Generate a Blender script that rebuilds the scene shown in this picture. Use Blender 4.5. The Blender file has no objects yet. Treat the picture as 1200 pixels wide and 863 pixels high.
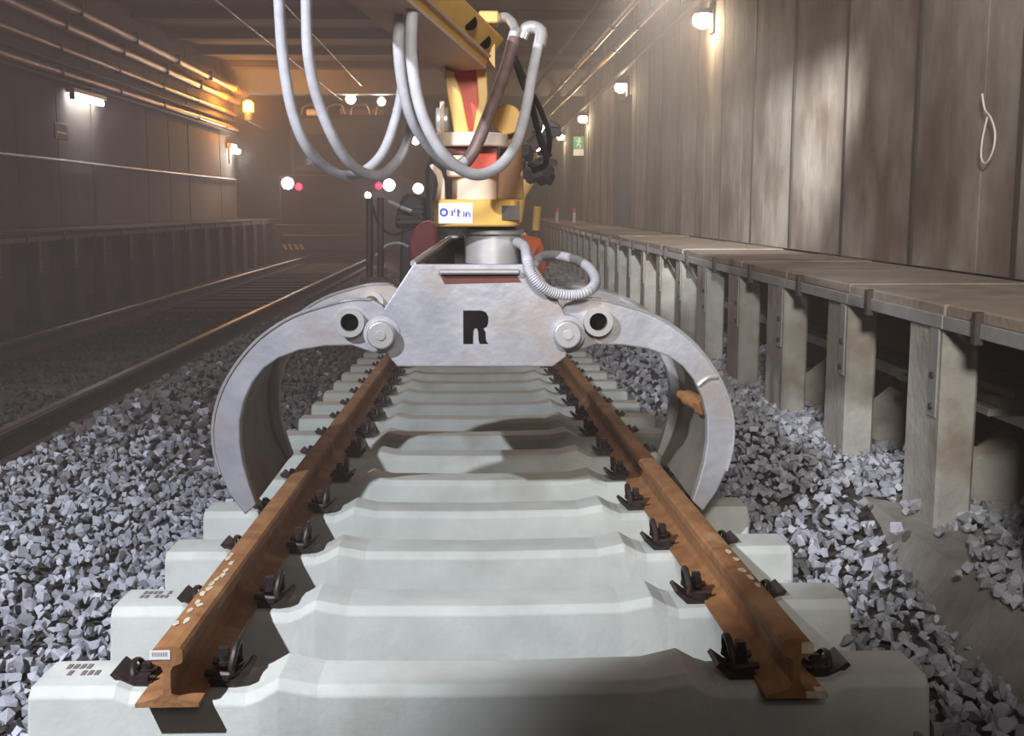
import bpy, bmesh, math, random
import numpy as np
from mathutils import Vector, Matrix

random.seed(7); rng = np.random.default_rng(7)
scene = bpy.context.scene
C = scene.collection

# ------------------------------------------------------------------ camera
CAM_Z = 1.5                       # world z = 1.5 + height relative to the lens
F = 1350.0
PITCH = math.atan(188.5 / F)
YAW = math.atan(40 / math.hypot(F, 188.5))
cam_d = bpy.data.cameras.new('camera'); cam = bpy.data.objects.new('camera', cam_d); C.objects.link(cam)
cam_d.sensor_fit = 'HORIZONTAL'; cam_d.sensor_width = 36.0; cam_d.lens = 36.0 * F / 1200.0
cam_d.clip_end = 200; cam_d.clip_start = 0.05
cam.location = (0, 0, CAM_Z); cam.rotation_euler = (math.pi / 2 - PITCH, 0, -YAW)
scene.camera = cam

# ------------------------------------------------------------------ world, exposure
scene.view_settings.view_transform = 'Standard'; scene.view_settings.look = 'None'
scene.view_settings.gamma = 1.0; scene.view_settings.use_curve_mapping = False
scene.view_settings.exposure = 0.0
world = bpy.data.worlds.new('world'); scene.world = world; world.use_nodes = True
wn = world.node_tree; wn.nodes['Background'].inputs[0].default_value = (0.02, 0.015, 0.012, 1)
wn.nodes['Background'].inputs[1].default_value = 0.3
HAZE = 0.023
if HAZE:
    vs = wn.nodes.new('ShaderNodeVolumeScatter'); vs.inputs['Color'].default_value = (1, 0.84, 0.77, 1)
    vs.inputs['Density'].default_value = HAZE; vs.inputs['Anisotropy'].default_value = 0.15
    wn.links.new(vs.outputs[0], wn.nodes['World Output'].inputs['Volume'])

# ------------------------------------------------------------------ big lamps: left work light, added wall spot and fills
def lamp(name, typ, loc, power, col, target=None, **kw):
    d = bpy.data.lights.new(name, typ); d.energy = power; d.color = col
    for k, v in kw.items(): setattr(d, k, v)
    o = bpy.data.objects.new(name, d); C.objects.link(o); o.location = (loc[0], loc[1], loc[2] + CAM_Z)
    if target:
        t = Vector((target[0], target[1], target[2] + CAM_Z)) - o.location
        o.rotation_euler = t.to_track_quat('-Z', 'Y').to_euler()
    return o
lamp('work_light_left', 'SPOT', (-2.4, 0.7, 2.05), 1450, (0.89, 0.92, 1.0), (-0.5, 6.3, -2.0), spot_size=math.radians(57), spot_blend=0.32, shadow_soft_size=0.04)
WALL_SPOT = (0.75, 5.2, 1.16)
lamp('added_wall_spot', 'SPOT', WALL_SPOT, 4200, (0.97, 0.97, 0.94), (4.7, 19.2, 0.2), spot_size=math.radians(42), spot_blend=0.9, shadow_soft_size=0.012)  # unseen spot added to light the right wall
lamp('fill_behind', 'AREA', (0.9, -2.5, 2.2), 20, (1.0, 0.84, 0.80), (0.4, 4.5, -0.9), size=1.4)  # unseen fill added behind the camera for the front faces
lamp('fill_right_wall', 'AREA', (0.0, -1.0, 1.7), 85, (0.98, 0.93, 0.86), (2.6, 6.2, 1.0), size=0.6, spread=math.radians(64))  # unseen fill added to brighten the near right wall
lamp('tunnel_fill', 'AREA', (-2.0, 10.0, 3.1), 34, (1.0, 0.52, 0.40), (-2.0, 10.0, -1.0), size=5.0)

# ------------------------------------------------------------------ helpers
def ray(x, y):
    u = (x - 600) / F; v = -(y - 431.5) / F
    cy = math.cos(PITCH) + v * math.sin(PITCH); cz = v * math.cos(PITCH) - math.sin(PITCH)
    return (u * math.cos(YAW) + cy * math.sin(YAW), -u * math.sin(YAW) + cy * math.cos(YAW), cz)
def at(x, y, Y):                                    # the point at distance Y along the tunnel that stands at pixel x, y
    a, b, c = ray(x, y); t = Y / b
    return Vector((a * t, Y, c * t + CAM_Z))
def atX(x, y, X):
    a, b, c = ray(x, y); t = X / a
    return Vector((X, b * t, c * t + CAM_Z))
def project(X, Y, Z):
    Z = Z - CAM_Z
    x1 = X * math.cos(YAW) - Y * math.sin(YAW); y1 = X * math.sin(YAW) + Y * math.cos(YAW)
    dep = y1 * math.cos(PITCH) - Z * math.sin(PITCH); up = y1 * math.sin(PITCH) + Z * math.cos(PITCH)
    return 600 + F * x1 / dep, 431.5 - F * up / dep, dep

MATS = {}
def mat(name, c1, c2=None, scale=6.0, rough=0.8, metal=0.0, bump=0.0, bscale=None, stretch=(1, 1, 1), c3=None, c3scale=2.0, c3lo=0.55, c3hi=0.7,
        island=0.0, detail=6.0, emit=None, estr=1.0, coat=0.0, spec=0.5):
    m = bpy.data.materials.new(name); m.use_nodes = True; nt = m.node_tree; N = nt.nodes; L = nt.links
    b = N['Principled BSDF']; b.inputs['Roughness'].default_value = rough; b.inputs['Metallic'].default_value = metal
    b.inputs['Coat Weight'].default_value = coat; b.inputs['Specular IOR Level'].default_value = spec
    if emit:
        b.inputs['Base Color'].default_value = (*c1, 1); b.inputs['Emission Color'].default_value = (*emit, 1); b.inputs['Emission Strength'].default_value = estr
        MATS[name] = m; return m
    tc = N.new('ShaderNodeTexCoord'); mp = N.new('ShaderNodeMapping'); mp.inputs['Scale'].default_value = stretch
    L.new(tc.outputs['Object'], mp.inputs['Vector'])
    oi0 = N.new('ShaderNodeObjectInfo'); mu = N.new('ShaderNodeMath'); mu.operation = 'MULTIPLY'; mu.inputs[1].default_value = 37.0
    L.new(oi0.outputs['Random'], mu.inputs[0]); L.new(mu.outputs[0], mp.inputs['Location'])
    nz = N.new('ShaderNodeTexNoise'); nz.inputs['Scale'].default_value = scale; nz.inputs['Detail'].default_value = detail; nz.inputs['Roughness'].default_value = 0.62
    L.new(mp.outputs[0], nz.inputs['Vector'])
    rp = N.new('ShaderNodeValToRGB'); rp.color_ramp.elements[0].position = 0.32; rp.color_ramp.elements[1].position = 0.68
    rp.color_ramp.elements[0].color = (*c1, 1); rp.color_ramp.elements[1].color = (*(c2 or c1), 1)
    L.new(nz.outputs['Fac'], rp.inputs[0]); col = rp.outputs[0]
    if c3:
        n3 = N.new('ShaderNodeTexNoise'); n3.inputs['Scale'].default_value = c3scale; n3.inputs['Detail'].default_value = 5
        L.new(mp.outputs[0], n3.inputs['Vector'])
        r3 = N.new('ShaderNodeMapRange'); r3.inputs['From Min'].default_value = c3lo; r3.inputs['From Max'].default_value = c3hi
        L.new(n3.outputs['Fac'], r3.inputs['Value'])
        mx = N.new('ShaderNodeMix'); mx.data_type = 'RGBA'; L.new(r3.outputs[0], mx.inputs[0]); L.new(col, mx.inputs[6]); mx.inputs[7].default_value = (*c3, 1)
        col = mx.outputs[2]
    if island:
        g = N.new('ShaderNodeNewGeometry'); oi = N.new('ShaderNodeObjectInfo')
        ad = N.new('ShaderNodeMath'); ad.operation = 'ADD'; L.new(g.outputs['Random Per Island'], ad.inputs[0]); L.new(oi.outputs['Random'], ad.inputs[1])
        fr = N.new('ShaderNodeMath'); fr.operation = 'FRACT'; L.new(ad.outputs[0], fr.inputs[0])
        mr = N.new('ShaderNodeMapRange'); mr.inputs['To Min'].default_value = 1 - island; mr.inputs['To Max'].default_value = 1 + island * 0.6
        L.new(fr.outputs[0], mr.inputs['Value'])
        hs = N.new('ShaderNodeHueSaturation'); L.new(mr.outputs[0], hs.inputs['Value']); L.new(col, hs.inputs['Color']); col = hs.outputs[0]
    L.new(col, b.inputs['Base Color'])
    if bump:
        nb = N.new('ShaderNodeTexNoise'); nb.inputs['Scale'].default_value = bscale or scale * 4; nb.inputs['Detail'].default_value = 4
        L.new(mp.outputs[0], nb.inputs['Vector'])
        bp = N.new('ShaderNodeBump'); bp.inputs['Strength'].default_value = bump; bp.inputs['Distance'].default_value = 0.02
        L.new(nb.outputs['Fac'], bp.inputs['Height']); L.new(bp.outputs[0], b.inputs['Normal'])
    MATS[name] = m; return m

M = MATS
mat('sleeper_concrete', (0.49, 0.51, 0.47), (0.62, 0.63, 0.585), 5, 0.75, bump=0.08, bscale=60, c3=(0.40, 0.38, 0.33), c3scale=3.2, c3lo=0.58, c3hi=0.8)
mat('rail_rust', (0.22, 0.088, 0.03), (0.37, 0.175, 0.066), 12, 0.75, bump=0.15, bscale=70, c3=(0.44, 0.25, 0.11), c3scale=4)
mat('rail_dark', (0.05, 0.035, 0.028), (0.09, 0.06, 0.045), 10, 0.7)
mat('rail_shine', (0.16, 0.12, 0.10), (0.28, 0.22, 0.19), 6, 0.45, 0.7)
mat('clip_iron', (0.018, 0.016, 0.018), (0.06, 0.035, 0.028), 25, 0.5, 0.3)
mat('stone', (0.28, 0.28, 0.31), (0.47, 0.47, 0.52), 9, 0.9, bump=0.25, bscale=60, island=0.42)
mat('stone_darker', (0.11, 0.095, 0.09), (0.19, 0.17, 0.165), 9, 0.95, bump=0.25, bscale=60, island=0.42)
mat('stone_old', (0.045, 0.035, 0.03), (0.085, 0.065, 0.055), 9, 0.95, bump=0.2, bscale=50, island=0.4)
mat('ground', (0.035, 0.028, 0.025), (0.07, 0.06, 0.055), 14, 1.0, bump=0.6, bscale=24)
mat('wall_concrete', (0.17, 0.14, 0.12), (0.36, 0.315, 0.275), 4.2, 0.85, bump=0.35, bscale=16, stretch=(1, 0.6, 0.42), c3=(0.125, 0.08, 0.06), c3scale=2.4, c3lo=0.47, c3hi=0.66, island=0.32, detail=10)
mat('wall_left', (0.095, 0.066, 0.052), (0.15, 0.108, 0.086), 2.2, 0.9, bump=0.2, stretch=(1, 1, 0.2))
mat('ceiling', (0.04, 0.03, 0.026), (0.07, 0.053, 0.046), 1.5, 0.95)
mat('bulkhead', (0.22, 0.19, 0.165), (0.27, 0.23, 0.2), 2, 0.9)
mat('post_concrete', (0.27, 0.25, 0.22), (0.42, 0.39, 0.35), 4, 0.85, bump=0.3, bscale=30, c3=(0.22, 0.17, 0.13), c3scale=3)
mat('slab_concrete', (0.20, 0.16, 0.13), (0.34, 0.29, 0.25), 4, 0.85, bump=0.3, bscale=30, c3=(0.24, 0.16, 0.12), c3scale=2)
mat('kerb_concrete', (0.19, 0.17, 0.15), (0.30, 0.28, 0.255), 5, 0.9, bump=0.3, bscale=24)
mat('galvanised', (0.40, 0.40, 0.40), (0.54, 0.54, 0.55), 8, 0.5, 0.55)
mat('dark_iron', (0.04, 0.03, 0.03), (0.09, 0.07, 0.06), 12, 0.6, 0.3)
mat('grapple_steel', (0.33, 0.325, 0.36), (0.50, 0.49, 0.53), 5, 0.45, 0.4, bump=0.1, bscale=30, c3=(0.40, 0.33, 0.29), c3scale=3.6, c3lo=0.5, c3hi=0.75, detail=10)
mat('grapple_edge', (0.62, 0.6, 0.6), (0.75, 0.73, 0.73), 20, 0.35, 0.7)
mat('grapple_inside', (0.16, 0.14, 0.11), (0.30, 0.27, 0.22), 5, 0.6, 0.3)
mat('chrome', (0.6, 0.57, 0.56), (0.74, 0.71, 0.70), 12, 0.32, 0.55)
mat('black', (0.004, 0.004, 0.004), (0.006, 0.005, 0.005), 10, 1.0, spec=0.0)
mat('letter_black', (0.006, 0.005, 0.006), (0.014, 0.011, 0.013), 10, 0.9, spec=0.1)
mat('hose_grey', (0.42, 0.41, 0.44), (0.54, 0.53, 0.57), 20, 0.55, bump=0.1, bscale=160)
mat('hose_shaded', (0.10, 0.055, 0.05), (0.19, 0.12, 0.115), 18, 0.5)  # grey hose with its shade put into the colour
mat('hose_black', (0.014, 0.013, 0.014), (0.03, 0.028, 0.028), 18, 0.5)
mat('yellow_paint', (0.70, 0.38, 0.07), (0.82, 0.50, 0.12), 6, 0.45, c3=(0.55, 0.27, 0.08), c3scale=5, c3lo=0.55, c3hi=0.8)
mat('shaded_yellow', (0.20, 0.10, 0.05), (0.42, 0.22, 0.08), 9, 0.6, stretch=(1, 1, 0.3))  # yellow paint darkened to carry the lug's shading
mat('boom_underside', (0.58, 0.38, 0.29), (0.68, 0.47, 0.36), 4, 0.5)  # lighter underside tone, with bounced light put into the colour
mat('cream_paint', (0.78, 0.60, 0.46), (0.86, 0.70, 0.55), 6, 0.5)
mat('red_paint', (0.55, 0.05, 0.025), (0.68, 0.09, 0.04), 6, 0.5)
mat('red_dark', (0.22, 0.02, 0.025), (0.30, 0.035, 0.04), 6, 0.6)
mat('sticker_white', (0.85, 0.83, 0.82), (0.9, 0.88, 0.87), 20, 0.5)
mat('sticker_blue', (0.06, 0.06, 0.45), (0.08, 0.08, 0.5), 20, 0.5)
mat('sticker_print', (0.16, 0.13, 0.14), (0.22, 0.18, 0.19), 20, 0.5)
mat('paint_white', (0.50, 0.40, 0.28), (0.78, 0.7, 0.56), 40, 0.7)
mat('machine_dark', (0.018, 0.015, 0.018), (0.035, 0.028, 0.03), 4, 0.55, 0.2)
mat('machine_red', (0.12, 0.03, 0.025), (0.18, 0.05, 0.04), 4, 0.6)
mat('glass_dark', (0.015, 0.015, 0.02), (0.02, 0.02, 0.025), 4, 0.08)
mat('pipe_orange', (0.36, 0.17, 0.08), (0.46, 0.24, 0.12), 8, 0.4, 0.3)
mat('cable_black', (0.02, 0.016, 0.015), (0.035, 0.03, 0.028), 8, 0.7)
mat('copper', (0.42, 0.26, 0.2), (0.5, 0.33, 0.26), 20, 0.35, 0.8)
mat('hi_vis', (0.85, 0.13, 0.03), (0.95, 0.19, 0.05), 8, 0.8)
mat('skin', (0.5, 0.3, 0.22), (0.56, 0.34, 0.25), 8, 0.6)
mat('hair', (0.03, 0.02, 0.015), (0.05, 0.035, 0.025), 20, 0.8)
mat('green_sign', (0.03, 0.30, 0.15), (0.04, 0.34, 0.17), 20, 0.5)
mat('chalk', (0.62, 0.57, 0.56), (0.72, 0.68, 0.67), 40, 0.9)
mat('lamp_white', (1, 1, 1), emit=(1.0, 0.92, 0.8), estr=22)
mat('lamp_warm', (1, 0.9, 0.7), emit=(1.0, 0.82, 0.55), estr=30)
mat('lamp_cool', (1, 1, 1), emit=(0.9, 0.95, 1.0), estr=40)
mat('lamp_orange', (1, 0.6, 0.2), emit=(1.0, 0.42, 0.06), estr=10)
mat('lamp_red', (1, 0.2, 0.2), emit=(1.0, 0.015, 0.05), estr=8)

class MB:
    def __init__(s): s.v = []; s.f = []
    def add(s, vs, fs):
        n = len(s.v); s.v += [tuple(p) for p in vs]; s.f += [tuple(i + n for i in f) for f in fs]; return s
    def box(s, x0, x1, y0, y1, z0, z1, bev=0.0, mx=None):
        if bev:
            bm = bmesh.new(); bmesh.ops.create_cube(bm, size=1)
            for v in bm.verts: v.co = Vector(((x0 + x1) / 2 + v.co.x * (x1 - x0), (y0 + y1) / 2 + v.co.y * (y1 - y0), (z0 + z1) / 2 + v.co.z * (z1 - z0)))
            bmesh.ops.bevel(bm, geom=list(bm.edges), offset=bev, segments=1, affect='EDGES')
            bm.verts.index_update()
            vs = [v.co.copy() for v in bm.verts]; fs = [[v.index for v in f.verts] for f in bm.faces]; bm.free()
        else:
            vs = [Vector(p) for p in ((x0, y0, z0), (x1, y0, z0), (x1, y1, z0), (x0, y1, z0), (x0, y0, z1), (x1, y0, z1), (x1, y1, z1), (x0, y1, z1))]
            fs = [(0, 3, 2, 1), (4, 5, 6, 7), (0, 1, 5, 4), (1, 2, 6, 5), (2, 3, 7, 6), (3, 0, 4, 7)]
        if mx: vs = [mx @ v for v in vs]
        return s.add(vs, fs)
    def prism(s, poly, ax, d):
        """poly: 3D points (one plane), extruded along vector ax*d"""
        ax = Vector(ax) * d; n = len(poly); p = [Vector(q) for q in poly]
        vs = p + [q + ax for q in p]
        fs = [tuple(range(n)), tuple(range(2 * n - 1, n - 1, -1))] + [(i, i + n, (i + 1) % n + n, (i + 1) % n) for i in range(n)]
        return s.add(vs, fs)
    def strip(s, a, b):
        """quads between two equally long rows of points"""
        n = len(a); return s.add(list(a) + list(b), [(i, i + 1, i + 1 + n, i + n) for i in range(n - 1)])
    def tube(s, pts, r, seg=10, cap=True):
        pts = [Vector(p) for p in pts]; n = len(pts); vs = []; fs = []
        t0 = (pts[1] - pts[0]).normalized(); u = t0.orthogonal().normalized()
        for i, p in enumerate(pts):
            t = (pts[min(i + 1, n - 1)] - pts[max(i - 1, 0)]).normalized()
            u = (u - t * u.dot(t)).normalized(); w = t.cross(u)
            rr = r[i] if hasattr(r, '__len__') else r
            for k in range(seg):
                a = 2 * math.pi * k / seg; vs.append(p + (u * math.cos(a) + w * math.sin(a)) * rr)
        for i in range(n - 1):
            for k in range(seg):
                k2 = (k + 1) % seg; fs.append((i * seg + k, i * seg + k2, (i + 1) * seg + k2, (i + 1) * seg + k))
        if cap: fs += [tuple(range(seg - 1, -1, -1)), tuple((n - 1) * seg + k for k in range(seg))]
        return s.add(vs, fs)
    def cyl(s, a, b, r, seg=20, r2=None):
        return s.tube([a, b], [r, r if r2 is None else r2], seg)
    def ring(s, c, ax, ro, ri, d, seg=24):
        c = Vector(c); ax = Vector(ax).normalized(); u = ax.orthogonal().normalized(); w = ax.cross(u); vs = []; fs = []
        for (rr, o) in ((ro, 0), (ro, d), (ri, d), (ri, 0)):
            for k in range(seg):
                a = 2 * math.pi * k / seg; vs.append(c + ax * o + (u * math.cos(a) + w * math.sin(a)) * rr)
        for q in range(4):
            for k in range(seg):
                k2 = (k + 1) % seg; q2 = (q + 1) % 4; fs.append((q * seg + k, q * seg + k2, q2 * seg + k2, q2 * seg + k))
        return s.add(vs, fs)
    def build(s, name, m, parent=None, smooth=False, bev=0.0, loc=None):
        me = bpy.data.meshes.new(name); me.from_pydata([tuple(v) for v in s.v], [], s.f); me.update()
        bm = bmesh.new(); bm.from_mesh(me); bmesh.ops.recalc_face_normals(bm, faces=bm.faces); bm.to_mesh(me); bm.free()
        me.materials.append(M[m] if isinstance(m, str) else m)
        if smooth:
            for p in me.polygons: p.use_smooth = True
            me.set_sharp_from_angle(angle=math.radians(40))
        o = bpy.data.objects.new(name, me); C.objects.link(o)
        if parent: o.parent = parent
        if loc: o.location = loc
        if bev:
            b = o.modifiers.new('bevel', 'BEVEL'); b.width = bev; b.segments = 2; b.limit_method = 'ANGLE'
        return o

def tag(o, label=None, cat=None, group=None, kind=None):
    for k, v in (('label', label), ('category', cat), ('group', group), ('kind', kind)):
        if v: o[k] = v
    return o
def empty(name, loc=(0, 0, 0), label=None, cat=None, group=None, kind=None):
    o = bpy.data.objects.new(name, None); C.objects.link(o); o.location = loc; o.empty_display_size = 0.1
    return tag(o, label, cat, group, kind)
def dup(o, parent, loc=None):
    c = o.copy(); C.objects.link(c); c.parent = parent
    if loc is not None: c.location = loc
    return c
def dup_tree(o, parent, loc=None):
    c = dup(o, parent, loc)
    for ch in list(o.children): dup_tree(ch, c)
    return c
def smooth_path(pts, n=6):
    pts = [Vector(p) for p in pts]; P = [pts[0] * 2 - pts[1]] + pts + [pts[-1] * 2 - pts[-2]]; out = []
    for i in range(1, len(P) - 2):
        for k in range(n):
            t = k / n; a, b, c, d = P[i - 1:i + 3]
            out.append(0.5 * ((2 * b) + (c - a) * t + (2 * a - 5 * b + 4 * c - d) * t * t + (3 * b - a - 3 * c + d) * t ** 3))
    return out + [pts[-1]]
def W(x, y, z): return Vector((x, y, z + CAM_Z))
Z0 = CAM_Z

# ------------------------------------------------------------------ ground profile (heights relative to the lens)
Y_END = 60.0
def sstep(a, b, x): t = np.clip((x - a) / (b - a), 0, 1); return t * t * (3 - 2 * t)
def panel_top(y): return -(1.157 + 0.032 * (np.minimum(y, 13.5) - 2.7))
def ground(x, y):
    x = np.asarray(x, float); y = np.asarray(y, float)
    bed = panel_top(y) - 0.155
    g = bed + (-1.19 - bed) * sstep(-1.2, -2.1, x)
    g = np.where(x < -2.15, -1.19 + (-1.275 + 1.19) * sstep(-2.15, -2.3, x), g)
    heap = -1.385 + 0.21 * sstep(3.3, 5.0, y)
    g = np.where(x > 1.0, bed + (heap - bed) * sstep(1.05, 1.55, x), g)
    return g
# base ground
xs = np.concatenate([np.linspace(-9, -5, 5), np.linspace(-4.8, 2.6, 75)]); ys = np.concatenate([np.linspace(-3, 14, 86), np.linspace(15, Y_END, 30)])
XX, YY = np.meshgrid(xs, ys); GZ = ground(XX, YY) - 0.03 + rng.normal(0, 0.006, XX.shape)
nb = MB(); nx = len(xs)
nb.v = [(a, b, c + Z0) for a, b, c in zip(XX.ravel(), YY.ravel(), GZ.ravel())]
nb.f = [(j * nx + i, j * nx + i + 1, (j + 1) * nx + i + 1, (j + 1) * nx + i) for j in range(len(ys) - 1) for i in range(nx - 1)]
tag(nb.build('floor', 'ground'), kind='structure')

# ------------------------------------------------------------------ shell
RW, LW, CEIL = 2.6, -5.8, 3.3
wr = MB().box(RW + 0.08, RW + 0.3, -3, 19.7, -1.6 + Z0, CEIL + Z0).box(RW + 0.08, RW + 0.3, 22.2, Y_END, -1.6 + Z0, CEIL + Z0) \
    .box(RW + 0.08, RW + 0.3, 19.7, 22.2, -1.6 + Z0, -0.35 + Z0).box(RW + 0.08, RW + 0.3, 19.7, 22.2, 1.95 + Z0, CEIL + Z0) \
    .box(RW + 0.3, RW + 1.0, 19.5, 19.7, -0.4 + Z0, 2 + Z0).box(RW + 0.3, RW + 1.0, 22.2, 22.4, -0.4 + Z0, 2 + Z0) \
    .box(RW + 0.3, RW + 1.0, 19.5, 22.4, -0.45 + Z0, -0.35 + Z0).box(RW + 0.3, RW + 1.0, 19.5, 22.4, 1.95 + Z0, 2.05 + Z0).build('wall_right', 'wall_left')
tag(wr, kind='structure')
MB().box(RW + 0.45, RW + 0.55, 19.5, 22.4, -0.4 + Z0, 2.0 + Z0).box(RW + 0.09, RW + 0.5, 22.12, 22.2, -0.35 + Z0, 1.95 + Z0).build('niche_shade_lining', 'machine_dark', wr)  # dark sheets painted in for the shade inside the recess
# upright concrete wall boards on the right: every board its own piece
yj = 5.66 - 1.37 * 6
k = 0
while yj < 44:
    w = 1.37 + random.uniform(-0.05, 0.05)
    y0, y1 = yj, yj + w; yj = y1; k += 1
    off = random.uniform(-0.007, 0.007)
    if y0 < 22.2 and y1 > 19.7:
        if y0 < 19.7 and y1 < 22.2: y1 = 19.7
        elif y1 > 22.2 and y0 >= 19.7: y0 = 22.2
        else: continue
        if y1 - y0 < 0.12: continue
    b = MB()
    b.box(-0.05, 0.08, 0.022, (y1 - y0) - 0.022, 0, 3.64, bev=0.003)
    # faint shuttering ridges
    for q in range(1, 3): b.box(-0.0515, -0.04, (y1 - y0) * q / 3 - 0.008, (y1 - y0) * q / 3 + 0.004, 0.01, 3.63)
    b.build('wall_board', 'wall_concrete', wr, loc=(RW + 0.05 + off, y0, -0.345 + Z0))
    MB().box(-0.010, 0.1, -0.026, 0.026, 0, 3.64).build('joint_filler', 'cable_black', wr, loc=(RW, y0, -0.345 + Z0))
# chalk ring painted on the board nearest the frame edge
ringp = [atX(1157, 137, RW - 0.052), atX(1151, 165, RW - 0.052), atX(1150, 185, RW - 0.052), atX(1156, 191, RW - 0.052), atX(1164, 175, RW - 0.052), atX(1166, 155, RW - 0.052), atX(1161, 138, RW - 0.052), atX(1154, 128, RW - 0.052), atX(1151, 110, RW - 0.052)]
MB().tube(smooth_path(ringp), 0.005, 6).build('chalk_ring', 'chalk', wr)

wl = MB().box(LW - 0.3, LW - 0.06, -3, 28.2, -1.6 + Z0, CEIL + Z0).box(-8.2, LW - 0.06, 28.2, 28.5, -1.6 + Z0, CEIL + Z0).box(-8.3, -8.0, 28.5, Y_END, -1.6 + Z0, CEIL + Z0).build('wall_left', 'wall_left')
tag(wl, kind='structure')
yj = -1.0
while yj < 28:
    y1 = min(yj + 1.45, 28.2)
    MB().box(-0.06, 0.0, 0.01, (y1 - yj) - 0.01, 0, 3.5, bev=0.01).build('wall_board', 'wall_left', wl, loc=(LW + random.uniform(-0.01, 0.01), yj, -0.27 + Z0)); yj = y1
cl = MB().box(-8.3, RW + 0.3, -3, Y_END, CEIL + Z0, CEIL + 0.2 + Z0).build('ceiling', 'ceiling'); tag(cl, kind='structure')
for y in np.arange(4, 27.5, 2.3):
    MB().box(-5.85, RW + 0.07, y, y + 0.35, CEIL - 0.16 + Z0, CEIL + Z0, bev=0.015).build('ceiling_beam', 'ceiling', cl)
tag(MB().box(-5.86, RW + 0.08, 28.0, 28.5, 2.66 + Z0, CEIL + Z0).build('trim_1', 'bulkhead'), kind='structure')
tag(MB().box(-8.3, RW + 0.3, Y_END - 0.2, Y_END, -1.8 + Z0, CEIL + Z0).build('wall_back', 'ceiling'), kind='structure')
# concrete kerb at the foot of the right posts
kp = [(1.50, -1.40), (1.53, -1.35), (1.63, -1.215), (1.95, -1.205), (1.95, -1.7), (1.50, -1.7)]
kb = MB().prism([W(x, -2.5, z) for x, z in kp], (0, 1, 0), 45).build('trim_2', 'kerb_concrete'); tag(kb, kind='structure')

# ------------------------------------------------------------------ walkways with posts
def walkway(name, sx, xe, xw, ztop, y0, n, label, pitch=1.11, dark=False):
    """sx +1: right side (edge at xe, wall at xw)"""
    t = empty(name, (xe, y0, -1.2 + Z0), label, 'walkway')
    zt = ztop + 1.2
    wdt = abs(xw - xe)
    def b2(x0, x1, *r, **kw):
        a, c = sorted((x0 * sx, x1 * sx)); return MB().box(a, c, *r, **kw)
    slab = b2(0, wdt, 0.006, pitch - 0.006, zt - 0.05, zt, bev=0.008)
    bar = b2(-0.012, 0.0, 0.004, pitch - 0.004, zt - 0.097, zt - 0.045, bev=0.003)
    brk = b2(-0.03, 0.004, 0.33 + 0.455, 0.33 + 0.495, zt - 0.12, zt - 0.005, bev=0.004)
    post = MB()
    a, c = sorted((0.0, 0.14 * sx))
    post.box(a, c, 0.02, 0.38, -0.12, zt - 0.05, bev=0.012)
    a, c = sorted((-0.008 * sx, 0.0)); strap = MB().box(a, c, 0.05, 0.135, zt - 0.44, zt - 0.05, bev=0.003)
    bolts = MB()
    for zz in (zt - 0.40, zt - 0.28): bolts.cyl((-0.016 * sx, 0.092, zz), (0, 0.092, zz), 0.014, 8)
    protos = None
    pm, sm, gm = ('stone_old', 'ceiling', 'bulkhead') if dark else ('post_concrete', 'slab_concrete', 'galvanised')  # dark: dim light on that side is put into darker materials
    for i in range(n):
        y = i * pitch
        if protos is None:
            so = slab.build('slab', sm, t); bo = bar.build('edge_bar', gm, t); ko = brk.build('bracket', 'dark_iron', t)
            po = post.build('post', pm, t); st = strap.build('strap', gm, po); bl = bolts.build('strap_bolts', 'dark_iron', po)
            protos = (so, bo, ko, po)
        else:
            for p in protos:
                c = dup_tree(p, t, (0, y, 0))
                if p is protos[0]: c.location.z += random.uniform(-0.006, 0.006); c.location.x += random.uniform(-0.006, 0.006)
                if p is protos[3]: c.location.y += random.uniform(-0.02, 0.02); c.rotation_euler.z = random.uniform(-0.03, 0.03)
    return t
walkway('walkway', 1, 1.73, RW, -0.352, 4.2 - 1.11 * 3, 36, 'concrete slab walkway on stout concrete posts along the pale boarded wall')
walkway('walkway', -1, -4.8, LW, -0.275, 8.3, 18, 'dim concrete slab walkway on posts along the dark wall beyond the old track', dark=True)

# things in the dark space under the right walkway
def cable_rack(z, x, label):
    t = empty('cable_rack', (x, 2, z + Z0), label, 'cable rack')
    MB().box(-0.02, 0.02, 0, 26, -0.03, 0.03, bev=0.004).build('rack_rail', 'galvanised', t)
    for i in range(3): MB().tube([(0.08 + 0.05 * i, 0, 0.02), (0.08 + 0.05 * i, 26, 0.02)], 0.02, 8).build('cable', 'cable_black', t)
cable_rack(-0.56, 2.28, 'upper grey cable rack rail running behind the walkway posts')
cable_rack(-0.86, 2.22, 'lower grey cable rack rail running behind the walkway posts')
def cover(name, loc, size, rot, label):
    o = MB().box(-size[0] / 2, size[0] / 2, -size[1] / 2, size[1] / 2, -size[2] / 2, size[2] / 2, bev=0.01).build(name, 'post_concrete')
    o.location = W(*loc); o.rotation_euler = rot
    return tag(o, label, 'slab', 'loose cover slabs under the walkway')
cover('cover_slab', (2.16, 5.85, -1.10), (0.34, 0.36, 0.06), (0.3, -0.55, 0.35), 'loose concrete cover slab tilted between the nearest two walkway posts')
cover('cover_slab', (2.16, 7.00, -1.10), (0.34, 0.36, 0.06), (0.3, -0.55, 0.35), 'loose concrete cover slab tilted between the second and third walkway posts')
cover('cover_slab', (2.24, 4.62, -1.13), (0.42, 0.5, 0.07), (0.3, -0.5, 0.3), 'loose concrete cover slab tilted right of the closest walkway post')
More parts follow.
